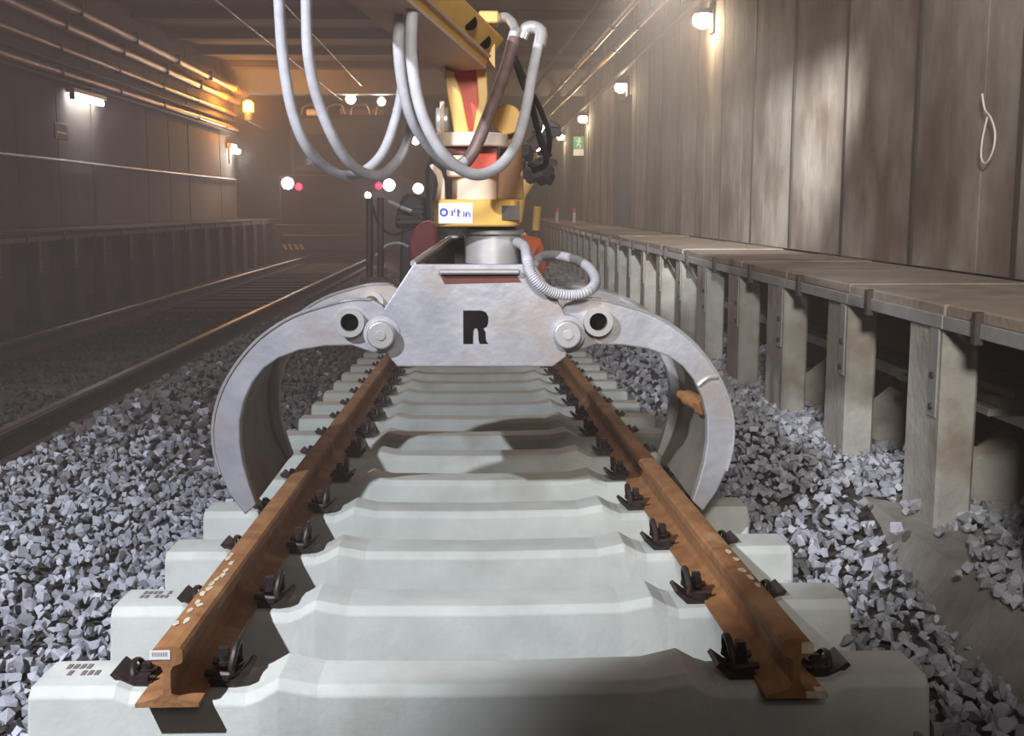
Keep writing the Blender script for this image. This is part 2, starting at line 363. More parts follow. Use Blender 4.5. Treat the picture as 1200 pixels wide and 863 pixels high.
for i, z in enumerate((-0.80, -0.767, -0.734)):
    o = MB().box(-0.16 + 0.03 * i, 0.16 - 0.02 * i, -0.5, 0.5, -0.016, 0.016, bev=0.004).build('concrete_strip', 'post_concrete'); o.location = W(2.16 + 0.02 * i, 4.9, z)
    tag(o, ('lowest', 'middle', 'topmost')[i] + ' concrete strip of the small stack under the walkway edge', 'slab', 'concrete strips stacked under the walkway')

# ------------------------------------------------------------------ new track panel: rails, sleepers, clips
PITCHA = math.atan(0.032)
panel = empty('track_panel', (0.012, 2.62, -1.155 + Z0), 'new track panel of pale concrete sleepers and two rusty rails held by the grapple', 'railway track')
panel.rotation_euler = (-PITCHA, 0, 0.005)
GC = 0.7535
def sleeper_mesh():
    st = [(1.108, -0.004, 0.098, 0.128), (1.10, 0.0, 0.100, 0.135), (0.90, 0.0, 0.103, 0.138), (0.865, -0.016, 0.103, 0.138), (0.585, -0.024, 0.103, 0.138), (0.55, -0.012, 0.103, 0.138), (0.505, 0.014, 0.102, 0.136), (0.41, -0.006, 0.098, 0.13), (0.0, -0.012, 0.095, 0.126)]
    rows = st + [(-a, b, c, d) for a, b, c, d in st[-2::-1]]
    b = MB(); n = 8
    for x, zt, ht, hb in rows:
        c = 0.014
        prof = [(-hb, -0.205), (-ht - c * 0.6, zt - c * 1.6), (-ht + c, zt), (0, zt + 0.001), (ht - c, zt), (ht + c * 0.6, zt - c * 1.6), (hb, -0.205), (0, -0.205)]
        b.v += [(x, p[0], p[1]) for p in prof]
    for i in range(len(rows) - 1):
        b.f += [(i * n + k, i * n + (k + 1) % n, (i + 1) * n + (k + 1) % n, (i + 1) * n + k) for k in range(n)]
    b.f += [tuple(range(n)), tuple((len(rows) - 1) * n + k for k in range(n - 1, -1, -1))]
    return b
def clip_mesh(s):
    """tension clip standing on the seat; s = +1: gauge side is +x from the foot edge"""
    b = MB()
    pts = []
    for k in range(13):
        a = math.pi * k / 12
        pts.append((s * (0.045 + 0.01 * math.sin(a)), 0.052 * math.cos(a), 0.012 + 0.066 * math.sin(a)))
    pts = [(s * -0.018, 0.045, 0.016)] + pts + [(s * -0.018, -0.045, 0.016)]
    b.tube(smooth_path(pts, 3), 0.0095, 8)
    b.cyl((s * 0.02, 0, 0.0), (s * 0.02, 0, 0.05), 0.017, 8); b.cyl((s * 0.02, 0, 0.026), (s * 0.02, 0, 0.034), 0.03, 12)
    b.box(-0.012, 0.012, -0.014, 0.014, 0.045, 0.066, mx=Matrix.Translation((s * 0.02, 0, 0)))
    return b
def plate_mesh(s):
    b = MB()
    p = [(-0.01, 0.0), (0.068, 0.0), (0.110, 0.040), (0.100, 0.050), (0.06, 0.020), (-0.01, 0.020)]
    b.prism([(s * x, -0.062, z) for x, z in p], (0, 1, 0), 0.124)
    b.box(*(sorted((s * 0.0, s * 0.05))), -0.066, -0.03, 0.018, 0.034); b.box(*(sorted((s * 0.0, s * 0.05))), 0.03, 0.066, 0.018, 0.034)
    return b
so = sleeper_mesh().build('sleeper', 'sleeper_concrete', panel, smooth=False, bev=0.004); so.location = (0, 0.18, 0)
seatz = -0.020
for side in (-1, 1):
    for s in (-1, 1):
        x = side * GC + s * 0.078
        c = clip_mesh(s).build('rail_clip', 'clip_iron', so, smooth=True); c.location = (x, 0, seatz + 0.016); c.scale = (1.0, 0.95, 1.0) if s != side else (0.85, 0.85, 0.45)
        g = plate_mesh(s).build('guide_plate', 'clip_iron', so); g.location = (x, 0, seatz); g.scale = (0.85, 0.9, 0.85)
N_SL = 15
for i in range(1, N_SL):
    d = dup_tree(so, panel, (random.uniform(-0.008, 0.008), 0.18 + 0.62 * i, 0)); d.rotation_euler.z = random.uniform(-0.004, 0.004)
# casting dates, print and stains on the sleepers that show them
def print_marks(par, x, y, w, h):
    b = MB()
    for r in range(2):
        for q in range(6):
            if random.random() < 0.8: b.box(x + w * q / 6, x + w * q / 6 + w * 0.11, y + h * r, y + h * r + h * 0.7, 0.001, 0.0025)
    return b.build('stamp', 'sticker_print', par)
print_marks(so, -1.06, -0.02, 0.10, 0.045)
sl2 = [c for c in panel.children if c.name.startswith('sleeper')][1]
print_marks(sl2, -1.05, -0.01, 0.09, 0.04)
def rail_profile():
    h = [(0.075, 0), (0.075, 0.010), (0.025, 0.022), (0.010, 0.034), (0.0085, 0.060), (0.0085, 0.088), (0.014, 0.100), (0.034, 0.108), (0.0365, 0.116), (0.036, 0.138), (0.029, 0.146), (0.012, 0.149)]
    return h + [(-a, b) for a, b in h[::-1]]
def rail_mesh(y0, y1, lean=0.0):
    p = rail_profile(); b = MB(); b.prism([(x - lean * z, y0, z) for x, z in p], (0, 1, 0), y1 - y0); return b
RAIL_L = 0.18 + 0.62 * (N_SL - 1) + 0.2
for side in (-1, 1):
    r = rail_mesh(0, RAIL_L, lean=side * 0.03).build('rail', 'rail_rust', panel); r.location = (side * GC, 0.0, seatz)
    if side < 0:
        MB().box(-0.036, 0.012, -0.0015, 0.0, 0.118, 0.140).build('end_label', 'sticker_white', r)
        lab = MB()
        for q in range(9): lab.box(-0.030 + q * 0.0042, -0.0284 + q * 0.0042, -0.0022, -0.0015, 0.126, 0.136)
        lab.build('end_print', 'sticker_print', r)
        pm = MB()
        for q in range(14):
            yy = 0.15 + q * 0.05 + random.uniform(-0.02, 0.02); xx = random.uniform(-0.02, 0.014)
            pm.prism([(xx + math.cos(a) * random.uniform(0.004, 0.011), yy + math.sin(a) * random.uniform(0.012, 0.035), 0.1497) for a in np.linspace(0, 2 * math.pi, 9)[:-1]], (0, 0, 1), 0.0012)
        pm.build('paint_marks', 'paint_white', r)['kind'] = 'stuff'
    else:
        pm = MB().box(0.008, 0.037, -0.0015, 0.0, 0.112, 0.14).box(0.022, 0.072, -0.0015, 0.03, 0.0, 0.017)
        for q in range(5):
            yy = 0.42 + q * 0.09 + random.uniform(-0.02, 0.02); xx = random.uniform(0.0, 0.016)
            pm.prism([(xx + math.cos(a) * random.uniform(0.006, 0.013), yy + math.sin(a) * random.uniform(0.015, 0.03), 0.1497) for a in np.linspace(0, 2 * math.pi, 9)[:-1]], (0, 0, 1), 0.0012)
        pm.build('paint_marks', 'paint_white', r)['kind'] = 'stuff'

# ------------------------------------------------------------------ old track on the left
old = empty('old_track', (-3.15, 0, -1.27 + Z0), 'dark dirty old track with two worn rails beside the new panel', 'railway track')
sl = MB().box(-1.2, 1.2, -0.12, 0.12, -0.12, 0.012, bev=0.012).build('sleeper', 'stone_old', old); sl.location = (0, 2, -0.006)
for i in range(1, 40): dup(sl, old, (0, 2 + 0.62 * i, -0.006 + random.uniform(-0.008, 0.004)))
for side in (-1, 1):
    r = rail_mesh(0, 50).build('rail', 'rail_dark', old); r.location = (side * GC, -1, 0.015)
    q = MB().box(-0.026, 0.026, 0, 50, 0.149, 0.1505).build('running_band', 'rail_shine', r)
    q['label'] = 'polished running band on the rail head'

# ------------------------------------------------------------------ ballast
def stone_variants(n):
    out = []
    for _ in range(n):
        bm = bmesh.new()
        s = [random.uniform(0.75, 1.25), random.uniform(0.7, 1.05), random.uniform(0.5, 0.85)]
        for k in range(11):
            v = Vector((random.gauss(0, 1), random.gauss(0, 1), random.gauss(0, 1))).normalized() * random.uniform(0.8, 1.0)
            bm.verts.new((v.x * s[0], v.y * s[1], v.z * s[2]))
        r = bmesh.ops.convex_hull(bm, input=bm.verts)
        bmesh.ops.delete(bm, geom=[g for g in r['geom_interior'] if isinstance(g, bmesh.types.BMVert)], context='VERTS')
        bm.verts.index_update(); bm.verts.ensure_lookup_table()
        out.append((np.array([v.co[:] for v in bm.verts]), [[v.index for v in f.verts] for f in bm.faces])); bm.free()
    return out
VAR = stone_variants(14)
def rand_rot():
    q = rng.normal(size=4); q /= np.linalg.norm(q); w, x, y, z = q
    return np.array([[1 - 2 * (y * y + z * z), 2 * (x * y - z * w), 2 * (x * z + y * w)], [2 * (x * y + z * w), 1 - 2 * (x * x + z * z), 2 * (y * z - x * w)], [2 * (x * z - y * w), 2 * (y * z + x * w), 1 - 2 * (x * x + y * y)]])
def scatter(x0, x1, y0, y1, cell, size, keep=None, jz=0.012):
    out = []
    for y in np.arange(y0, y1, cell):
        for x in np.arange(x0, x1, cell):
            px = x + rng.uniform(-0.5, 0.5) * cell; py = y + rng.uniform(-0.5, 0.5) * cell
            if keep and not keep(px, py): continue
            out.append((px, py, size * rng.uniform(0.6, 1.3), rng.normal(0, jz)))
    if out:
        gz = ground([o[0] for o in out], [o[1] for o in out]); out = [(o[0], o[1], g + o[3] + 0.004, o[2]) for o, g in zip(out, gz)]
    return out
left_keep = lambda x, y: project(x, y, -1.25 + Z0)[0] > -60 and project(x, y, -1.25 + Z0)[1] < 950
right_keep = lambda x, y: project(x, y, -1.3 + Z0)[0] < 1260 and project(x, y, -1.3 + Z0)[1] < 950
under = lambda x, y: not (abs(((y - 2.8) / 0.62) - round((y - 2.8) / 0.62)) < 0.22 and y > 2.6)
ST = scatter(-2.2, -1.10, 2.0, 6.0, 0.040, 0.027, left_keep) + scatter(-2.2, -1.10, 6.0, 16.0, 0.055, 0.036, left_keep)
SR = scatter(1.10, 1.56, 2.2, 4.8, 0.042, 0.030, right_keep, 0.016) + scatter(1.10, 1.85, 4.8, 7, 0.042, 0.030, right_keep, 0.018) + scatter(1.12, 2.0, 7, 16, 0.065, 0.042, right_keep, 0.016)
SM = [(x, y, z - 0.075, s_) for x, y, z, s_ in scatter(-1.10, 1.10, 2.9, 12.5, 0.085, 0.036, under)] + scatter(-1.9, 1.7, 13.2, 24, 0.13, 0.07)
# stones that spilled on the kerb and between the posts
SK = []
for _ in range(5200):
    x = rng.uniform(1.56, 2.5); y = rng.uniform(2.4, 11)
    if y < 4.9 and x < 1.70 + 0.08 * math.sin(y * 5.0) and rng.uniform() < 0.93: continue
    if abs(((y - 4.4) / 1.11) - round((y - 4.4) / 1.11)) < 0.17 and 1.73 < x < 1.87: continue
    if not right_keep(x, y): continue
    z = -1.20 if x < 1.95 else -1.23
    SK.append((x, y, z + rng.uniform(0, 0.05) * (1 if x > 1.68 else 0.3), 0.030 * rng.uniform(0.7, 1.35)))
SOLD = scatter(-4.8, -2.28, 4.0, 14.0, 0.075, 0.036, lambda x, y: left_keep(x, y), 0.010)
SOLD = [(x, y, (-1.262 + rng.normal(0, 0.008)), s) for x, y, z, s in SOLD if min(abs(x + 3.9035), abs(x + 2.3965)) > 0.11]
def stuff_mesh(name, stones, m, label):
    V = []; Fc = []; n = 0
    for x, y, z, s in stones:
        v, f = VAR[rng.integers(len(VAR))]
        V.append(v @ rand_rot().T * s + np.array([x, y, z + Z0])); Fc += [[i + n for i in q] for q in f]; n += len(v)
    me = bpy.data.meshes.new(name); me.from_pydata(np.concatenate(V).tolist(), [], Fc); me.update(); me.materials.append(M[m])
    o = bpy.data.objects.new(name, me); C.objects.link(o)
    return tag(o, label, 'ballast', kind='stuff')
def nearest(stones, n):
    def vis(s):
        px, py, d = project(s[0], s[1], s[2] + Z0)
        return -5 < px < 1205 and py < 868
    ok = [s for s in stones if vis(s)]; ok.sort(key=lambda s: -s[3] / math.hypot(s[0], s[1], s[2]))
    pick = ok[:n]; ids = set(map(id, pick)); return pick, [s for s in stones if id(s) not in ids]
SDARK = [q for q in ST if rng.uniform() < np.clip((q[1] - 5.0 - 0.5 * (q[0] + 1.6)) / 2.5, 0, 0.97)]; _d = set(map(id, SDARK)); ST = [q for q in ST if id(q) not in _d]  # darker stones mixed in more with distance along the bank
pl, ST = nearest(ST, 205); pr, SR = nearest(SR, 65); pk, SK = nearest(SK, 22)
stone_me = []
for v, f in VAR:
    me = bpy.data.meshes.new('ballast_stone'); me.from_pydata(v.tolist(), [], f); me.update(); me.materials.append(M['stone']); stone_me.append(me)
def place_stones(lst, label, group):
    for x, y, z, s in lst:
        o = bpy.data.objects.new('ballast_stone', stone_me[rng.integers(len(stone_me))]); C.objects.link(o)
        o.location = (x, y, z + Z0); o.scale = (s, s, s); o.rotation_euler = rng.uniform(0, 6.28, 3)
        tag(o, label, 'stone', group)
ORD = ('frontmost', 'second', 'third', 'fourth', 'fifth', 'sixth', 'seventh')
def place_binned(lst, side):
    bins = {}
    for q in lst:
        k = int(np.clip(round((q[1] - 2.8) / 0.62), 0, 6)); d = abs(q[0])
        if side == 'left': w = 'close by' if d < 1.35 else ('a step out from' if d < 1.7 else 'up the bank from')
        else: w = 'close by' if d < 1.33 else 'nearer the kerb than'
        bins.setdefault((k, w), []).append(q)
    for (k, w), l in sorted(bins.items()):
        place_stones(l, 'angular grey ballast stone %s the %s end of the %s sleeper' % (w, side, ORD[k]), 'larger ballast stones %s the %s end of the %s sleeper' % (w, side, ORD[k]))
place_binned(pl, 'left'); place_binned(pr, 'right')
place_stones(pk, 'stray grey ballast stone lying on the kerb among the walkway posts', 'stray stones on the kerb')
stuff_mesh('ballast', ST, 'stone', 'bank of pale grey ballast between the new sleepers and the old track')
stuff_mesh('ballast', SDARK, 'stone_darker', 'darker brown ballast farther along the bank beside the old track')
stuff_mesh('ballast', SR, 'stone', 'pale grey ballast between the sleeper ends and the concrete kerb')
stuff_mesh('ballast', SK, 'stone', 'scattered ballast on the kerb and under the walkway')
stuff_mesh('ballast', SM, 'stone', 'ballast bed beneath the new sleepers')
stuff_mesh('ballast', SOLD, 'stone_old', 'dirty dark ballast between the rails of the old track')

# ------------------------------------------------------------------ grapple
YF, YB = 4.34, 5.22
X0 = at(556, 392, YF).x
grap = empty('grapple', (X0, 4.78, at(556, 430, YF).z), 'grey steel grapple with four curved claws gripping the new rails', 'grapple')
gi = Matrix.Translation(-Vector(grap.location))
def G(mb): mb.v = [tuple(gi @ Vector(v)) for v in mb.v]; return mb
OUT = [(466, 392), (460, 374), (448, 358), (435, 351), (410, 351), (385, 357), (352, 367), (325, 381), (300, 400), (279, 424), (263, 450), (253, 477), (249, 503), (251, 530), (258, 556), (270, 581), (287, 604)]
INN = [(300, 592), (292, 569), (285, 545), (281, 520), (281, 493), (286, 470), (296, 448), (309, 432), (326, 420), (350, 411), (380, 406), (412, 405), (432, 412), (446, 416), (458, 410)]
def claw_poly(Y, mirror):
    p = [at(x, y, YF) for x, y in OUT + INN]
    return [Vector((2 * X0 - q.x if mirror else q.x, Y, q.z)) for q in p]
def mx_(q, mirror): return Vector((2 * X0 - q.x, q.y, q.z)) if mirror else Vector(q)
TH = 0.05
for mirror in (False, True):
    for Y, nm in ((YF, 'front'), (YB, 'back')):
        cw = G(MB().prism(claw_poly(Y, mirror), (0, 1, 0), TH)).build('claw', 'grapple_steel', grap, bev=0.006)
        # worn bright weld line along the outer rim
        rim = [mx_(at(x, y, YF), mirror) for x, y in OUT[3:15]]
        G(MB().tube(smooth_path([Vector((q.x, Y - 0.002, q.z)) for q in rim], 3), 0.006, 6)).build('weld_bead', 'grapple_edge', cw)
        c = mx_(at(411, 377, YF), mirror); c.y = Y - 0.045
        G(MB().ring(c, (0, 1, 0), 0.055, 0.034, 0.06)).build('bushing', 'grapple_edge', cw, smooth=True)
        G(MB().cyl(Vector((c.x, Y - 0.012, c.z)), Vector((c.x, Y - 0.006, c.z)), 0.035, 20)).build('bushing_bore', 'black', cw)
    if mirror:
        wa, wb = at(818, 452, YF), at(841, 442, YF); wa.y = wb.y = YF - 0.003
        G(MB().tube(smooth_path([wa, wa.lerp(wb, 0.5) + Vector((0.0, 0, 0.012)), wb], 4), 0.008, 6)).build('weld_band', 'grapple_edge', grap)
    # curved wear plate joining front and back claw
    sk = [((a[0] * 0.45 + b[0] * 0.55), (a[1] * 0.45 + b[1] * 0.55)) for a, b in zip(OUT[9:], [INN[6], INN[5], INN[4], INN[4], INN[3], INN[2], INN[1], INN[0]])]
    ins = [mx_(at(x, y, YF), mirror) for x, y in sk]
    ctr = mx_(at(420, 500, YF), mirror)
    outs = [q + (q - ctr).normalized() * 0.03 for q in ins]
    b = MB(); n = len(ins)
    for q in ins + outs[::-1]: b.v.append((q.x, YF + TH, q.z))
    for q in ins + outs[::-1]: b.v.append((q.x, YB, q.z))
    b.f = [(i, (i + 1) % (2 * n), (i + 1) % (2 * n) + 2 * n, i + 2 * n) for i in range(2 * n)]
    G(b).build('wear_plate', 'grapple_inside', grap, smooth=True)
    # pivot pin through the body, with a turned collar
    c = mx_(at(446, 393, YF - 0.1), mirror)
    pin = G(MB().cyl(Vector((c.x, YF - 0.11, c.z)), Vector((c.x, YB + 0.12, c.z)), 0.052, 24)).build('pivot_pin', 'grapple_edge', grap, smooth=True, bev=0.006)
    G(MB().ring(Vector((c.x, YF - 0.055, c.z)), (0, 1, 0), 0.068, 0.05, 0.04)).build('pin_collar', 'grapple_steel', pin, smooth=True)
    G(MB().cyl(Vector((c.x, YF - 0.116, c.z)), Vector((c.x, YF - 0.11, c.z)), 0.018, 14)).build('grease_cap', 'galvanised', pin)
    # clamp cylinder behind, from bushing to the claw
    c0 = mx_(at(411, 377, YF), mirror)
    G(MB().cyl((c0.x, YF + TH + 0.01, c0.z), (c0.x, YB - 0.01, c0.z), 0.034, 16)).build('cross_bar', 'rail_rust', grap, smooth=True)
    if mirror:
        a = at(806, 466, 4.62); e = at(822, 474, 4.5)
        G(MB().cyl(a, e, 0.032, 14).cyl(e, e + (e - a) * 0.35, 0.04, 6).cyl(a, a - (e - a) * 0.5, 0.022, 10)).build('hose_fitting', 'rail_rust', grap, smooth=True)
# body: two trapezoid cheek plates, side skins and a sunken deck
BP = [(466, 430), (648, 430), (664, 418), (667, 377), (650, 345), (627, 310), (484, 310), (450, 362), (447, 400), (455, 418)]
yb = YF - 0.05
front = [at(x, y, yb) for x, y in BP]
G(MB().prism(front, (0, 1, 0), 0.045)).build('front_plate', 'grapple_steel', grap, bev=0.005)
back = [Vector((q.x, YB + 0.06, q.z)) for q in front]
G(MB().prism(back, (0, 1, 0), 0.045)).build('back_plate', 'grapple_steel', grap, bev=0.005)
sd = MB()
for i in (3, 4): sd.prism([front[i] + Vector((-0.02, 0.045, 0)), front[i + 1] + Vector((-0.02, 0.045, 0)), Vector((front[i + 1].x - 0.02, YB + 0.06, front[i + 1].z)), Vector((front[i].x - 0.02, YB + 0.06, front[i].z))], (-1, 0, 0), 0.02)
for i in (6, 7): sd.prism([front[i] + Vector((0.02, 0.045, 0)), front[i + 1] + Vector((0.02, 0.045, 0)), Vector((front[i + 1].x + 0.02, YB + 0.06, front[i + 1].z)), Vector((front[i].x + 0.02, YB + 0.06, front[i].z))], (1, 0, 0), 0.02)
G(sd).build('side_skin', 'grapple_steel', grap)
zt = front[6].z
xl, xr = front[6].x, front[5].x
G(MB().box(xl + 0.02, xr - 0.02, yb + 0.045, YB + 0.06, zt - 0.08, zt - 0.03)).build('deck', 'dark_iron', grap)
# raised coaming around the shaft
P1, P2, P3, P4 = at(484, 309, yb + 0.03), at(527, 279, 4.98), at(610, 279, 4.98), at(627, 309, yb + 0.03)
co = MB()
for a, b in ((P1, P2), (P2, P3), (P3, P4)):
    dn = Vector((0, 0, -1)); co.prism([a, b, Vector((b.x, b.y, zt - 0.05)), Vector((a.x, a.y, zt - 0.05))], (0, -1, 0) if abs(a.y - b.y) < 0.01 else ((1, 0, 0) if a.x < X0 - 0.05 else (-1, 0, 0)), 0.025)
G(co).build('coaming', 'dark_iron', grap, bev=0.004)
G(MB().tube([P1, P2, P3, P4], 0.012, 8)).build('coaming_rim', 'grapple_edge', grap)
# lifting slot and bar on the upper edge of the front plate
G(MB().box(at(514, 320, yb).x, at(609, 320, yb).x, yb - 0.035, yb, at(514, 321, yb).z, at(514, 315, yb).z, bev=0.006)).build('handle_bar', 'grapple_edge', grap)
sp = [at(x, y, yb - 0.002) for x, y in ((515, 322), (605, 322), (611, 331), (521, 333))]
G(MB().prism(sp, (0, 1, 0), 0.004)).build('slot', 'machine_red', grap)
Rp = [(0, 0), (0, 1), (.72, 1), (.9, .95), (1, .82), (1, .64), (.94, .52), (.8, .46), (.88, .36), (.9, .1), (1, 0), (.66, 0), (.61, .1), (.6, .36), (.54, .47), (.45, .47), (.4, .38), (.38, 0)]
ra, rb = at(543, 403, yb), at(572, 364, yb)
o = G(MB().prism([Vector((ra.x + u * (rb.x - ra.x), yb - 0.003, ra.z + v * (rb.z - ra.z))) for u, v in Rp], (0, 1, 0), 0.004)).build('letter', 'letter_black', grap)
o['label'] = 'black capital letter R on the front plate'
G(MB().cyl(at(578, 308, 4.72), at(578, 270, 4.72), 0.117, 32)).build('swivel_shaft', 'chrome', grap, smooth=True)
# grey spiral-guarded hose coiled beside the body
hp = [(606, 284, 4.62), (615, 290, 4.4), (618, 304, 4.26), (622, 320, 4.22), (632, 333, 4.22), (648, 343, 4.25), (670, 346, 4.28), (690, 341, 4.3), (698, 329, 4.4), (690, 314, 4.55), (672, 304, 4.7), (648, 299, 4.85), (632, 303, 4.95), (622, 318, 5.0)]
hose_path = smooth_path([at(*p) for p in hp], 14)
rad = [0.018 + (0.003 if (i % 2) else 0) for i in range(len(hose_path))]
o = G(MB().tube(hose_path, rad, 10)).build('hydraulic_hose', 'hose_grey', grap, smooth=True); o['label'] = 'grey spiral-guarded hose loop beside the body'

# ------------------------------------------------------------------ excavator: arm, rotator, hoses, machine behind
exc = empty('excavator', (0.1, 11.0, -1.2 + Z0), 'yellow rail excavator whose arm and hoses carry the grey grapple', 'excavator')
ei = Matrix.Translation(-Vector(exc.location))
def E(mb): mb.v = [tuple(ei @ Vector(v)) for v in mb.v]; return mb
# rotator housing, a wide rounded drum
ry = 4.68
ca, cb = at(559, 265, ry), at(559, 234, ry)
pol = []
hw = at(610, 250, ry - 0.16).x - at(559, 250, ry - 0.16).x
for k in range(48):
    a = 2 * math.pi * k / 48
    sx = math.copysign(abs(math.cos(a)) ** 0.42, math.cos(a)) * hw; sy = math.copysign(abs(math.sin(a)) ** 0.42, math.sin(a)) * 0.17
    pol.append(Vector((ca.x + sx, ry + sy, ca.z)))
rot = E(MB().prism(pol, (0, 0, 1), cb.z - ca.z)).build('rotator', 'yellow_paint', exc, smooth=True, bev=0.008)
yfr = ry - 0.171
def face_quad(x0, y0, x1, y1, d): return [at(x, y, yfr - d) for x, y in ((x0, y1), (x1, y1), (x1, y0), (x0, y0))]
E(MB().prism(face_quad(514, 238, 554, 262, 0.001), (0, 1, 0), 0.002)).build('sticker', 'sticker_white', rot)
c = at(520, 249, yfr - 0.003); E(MB().ring(c, (0, 1, 0), 0.016, 0.009, 0.002)).build('sticker_logo', 'sticker_blue', rot)
tx = MB()
for x0, y0, x1, y1 in ((529, 247, 530.5, 253), (532, 245, 533, 249), (536, 245, 537.5, 254), (538, 247, 539, 249), (543, 248, 544, 254), (545.5, 249, 547, 254), (548, 248, 549, 251), (550, 250, 551, 254)):
    tx.prism(face_quad(x0, y0, x1, y1, 0.003), (0, 1, 0), 0.002)
E(tx).build('sticker_print', 'sticker_blue', rot)
E(MB().prism(face_quad(588, 241, 609, 258, 0.001), (0, 1, 0), 0.006)).build('type_plate', 'dark_iron', rot)
E(MB().cyl(at(576, 275, 4.72), at(576, 265, 4.72), 0.10, 28)).build('rotator_flange', 'dark_iron', exc, smooth=True)
E(MB().cyl(at(578, 274, 4.7), at(578, 269, 4.7), 0.125, 24)).build('flange_ring', 'galvanised', exc, smooth=True)
E(MB().cyl(at(556, 236, 4.7), at(556, 205, 4.7), 0.09, 28)).build('neck', 'cream_paint', exc, smooth=True, bev=0.006)
E(MB().prism([at(x, y, 4.66) for x, y in ((510, 234), (522, 234), (521, 212), (517, 200), (507, 192), (503, 194), (511, 206), (513, 216))], (0, 1, 0), 0.05)).build('side_lug', 'cream_paint', exc, bev=0.004)
E(MB().prism([at(x, y, 4.8) for x, y in ((582, 234), (614, 234), (612, 160), (604, 150), (590, 155), (584, 190))], (0, 1, 0), 0.12)).build('side_lug', 'shaded_yellow', exc, bev=0.006)
E(MB().cyl(at(594, 140, 4.72), at(594, 140, 4.92), 0.06, 24)).build('lug_boss', 'yellow_paint', exc, smooth=True, bev=0.006)
def pbox(x0, y0, x1, y1, Y, d, name, m): return E(MB().box(at(x0, y0, Y).x, at(x1, y0, Y).x, Y, Y + d, at(x0, y1, Y).z, at(x0, y0, Y).z, bev=0.006)).build(name, m, exc)
pbox(550, 180, 583, 207, 4.6, 0.2, 'swivel_block', 'red_paint'); pbox(522, 172, 584, 182, 4.64, 0.18, 'spacer_ring', 'machine_red'); pbox(523, 182, 549, 207, 4.6, 0.2, 'swivel_block', 'cream_paint')
E(MB().cyl(at(553, 173, 4.72), at(553, 157, 4.72), 0.145, 32)).build('collar', 'cream_paint', exc, smooth=True, bev=0.006)
# link bracket: two yellow cheeks with a red web
E(MB().prism([at(x, y, 4.6) for x, y in ((520, 80), (531, 84), (540, 105), (550, 156), (532, 156), (524, 110))], (0, 1, 0), 0.24)).build('link_cheek', 'yellow_paint', exc, bev=0.006)
E(MB().prism([at(x, y, 4.6) for x, y in ((558, 80), (570, 74), (572, 112), (564, 156), (554, 156), (560, 120))], (0, 1, 0), 0.24)).build('link_cheek', 'yellow_paint', exc, bev=0.006)
E(MB().prism([at(x, y, 4.66) for x, y in ((530, 78), (562, 78), (561, 156), (548, 156), (540, 120))], (0, 1, 0), 0.12)).build('link_web', 'red_paint', exc, bev=0.006)
E(MB().cyl(at(511, 141, 4.72), at(526, 141, 4.72), 0.05, 20)).build('pin_nut', 'chrome', exc, smooth=True, bev=0.006)
E(MB().cyl(at(516, 139, 4.72), at(521, 139, 4.72), 0.068, 20)).build('pin_washer', 'cream_paint', exc, smooth=True)
# arm: box beam from the link up over the camera's left
tip = [at(519, 82, 4.75), at(569, 76, 4.55), at(588, 62, 4.55), at(572, 30, 4.75)]
tipc = sum(tip, Vector()) / 4
bl_, br_, tr_ = at(519, 82, 4.75), at(570, 77, 4.50), at(592, 45, 4.50)
dirv = (at(480, -2, 3.75) - br_)
ext = 2.6
b = MB(); tl_ = tr_ + (bl_ - br_)
ring0 = [bl_, br_, tr_, tl_]
far = [p + dirv * ext for p in ring0]
b.v = [tuple(p) for p in ring0 + far]; b.f = [(3, 2, 1, 0), (4, 5, 6, 7), (1, 2, 6, 5), (2, 3, 7, 6), (3, 0, 4, 7)]
arm = E(b).build('arm', 'yellow_paint', exc, bev=0.01)
b = MB(); q = [bl_, br_, br_ + dirv * ext, bl_ + dirv * ext]; nrm = (br_ - bl_).cross(dirv).normalized()
if nrm.z > 0: nrm = -nrm
E(b.prism(q, nrm, 0.012)).build('arm_underside', 'boom_underside', arm)
# flange rib along the side of the arm, and the lightening holes
sdn = (br_ - bl_).normalized()
r0, r1 = br_.lerp(tr_, 0.18), br_.lerp(tr_, 0.26)
E(MB().prism([r0, r1, r1 + dirv * ext, r0 + dirv * ext], sdn, 0.02)).build('arm_rib', 'boom_underside', arm)
for tt, hh in ((0.42, 0.62), (0.18, 0.5)):
    c = br_.lerp(tr_, hh) + dirv * tt; E(MB().cyl(c - sdn * 0.01, c + sdn * 0.004, 0.028, 16)).build('arm_hole', 'black', arm)
E(MB().box(at(561, 22, 4.6).x, at(584, 22, 4.6).x, 4.55, 4.68, at(570, 29, 4.6).z, at(570, 15, 4.6).z, bev=0.005)).build('valve_block', 'yellow_paint', exc)
E(MB().prism([at(x, y, 4.45) for x, y in ((571, 48), (580, 50), (580, 80), (573, 70))], (0, 1, 0), 0.05)).build('end_stop', 'yellow_paint', exc)
fit = MB(); fit.tube(smooth_path([at(584, 22, 4.6), at(592, 20, 4.58), at(600, 26, 4.5), at(604, 36, 4.45)], 4), 0.018, 10); fit.tube(smooth_path([at(611, 45, 4.5), at(616, 34, 4.5), at(626, 32, 4.5), at(634, 38, 4.48), at(632, 54, 4.46)], 5), 0.024, 12)
E(fit).build('pipe_elbows', 'chrome', exc, smooth=True)
def hose(pts, r, m, label=None):
    o = E(MB().tube(smooth_path([at(*p) for p in pts], 7), r, 12)).build('hydraulic_hose', m, exc, smooth=True)
    if label: o['label'] = label
hose([(324, -60, 3.9), (327, 0, 3.9), (331, 62, 3.92), (341, 125, 3.95), (357, 168, 4.0), (380, 195, 4.1), (408, 206, 4.2), (428, 200, 4.28), (448, 180, 4.34), (461, 148, 4.38), (470, 110, 4.4), (474, 60, 4.4), (474, -30, 4.4)], 0.0185, 'hose_grey', 'outermost pale grey hose loop left of the arm')
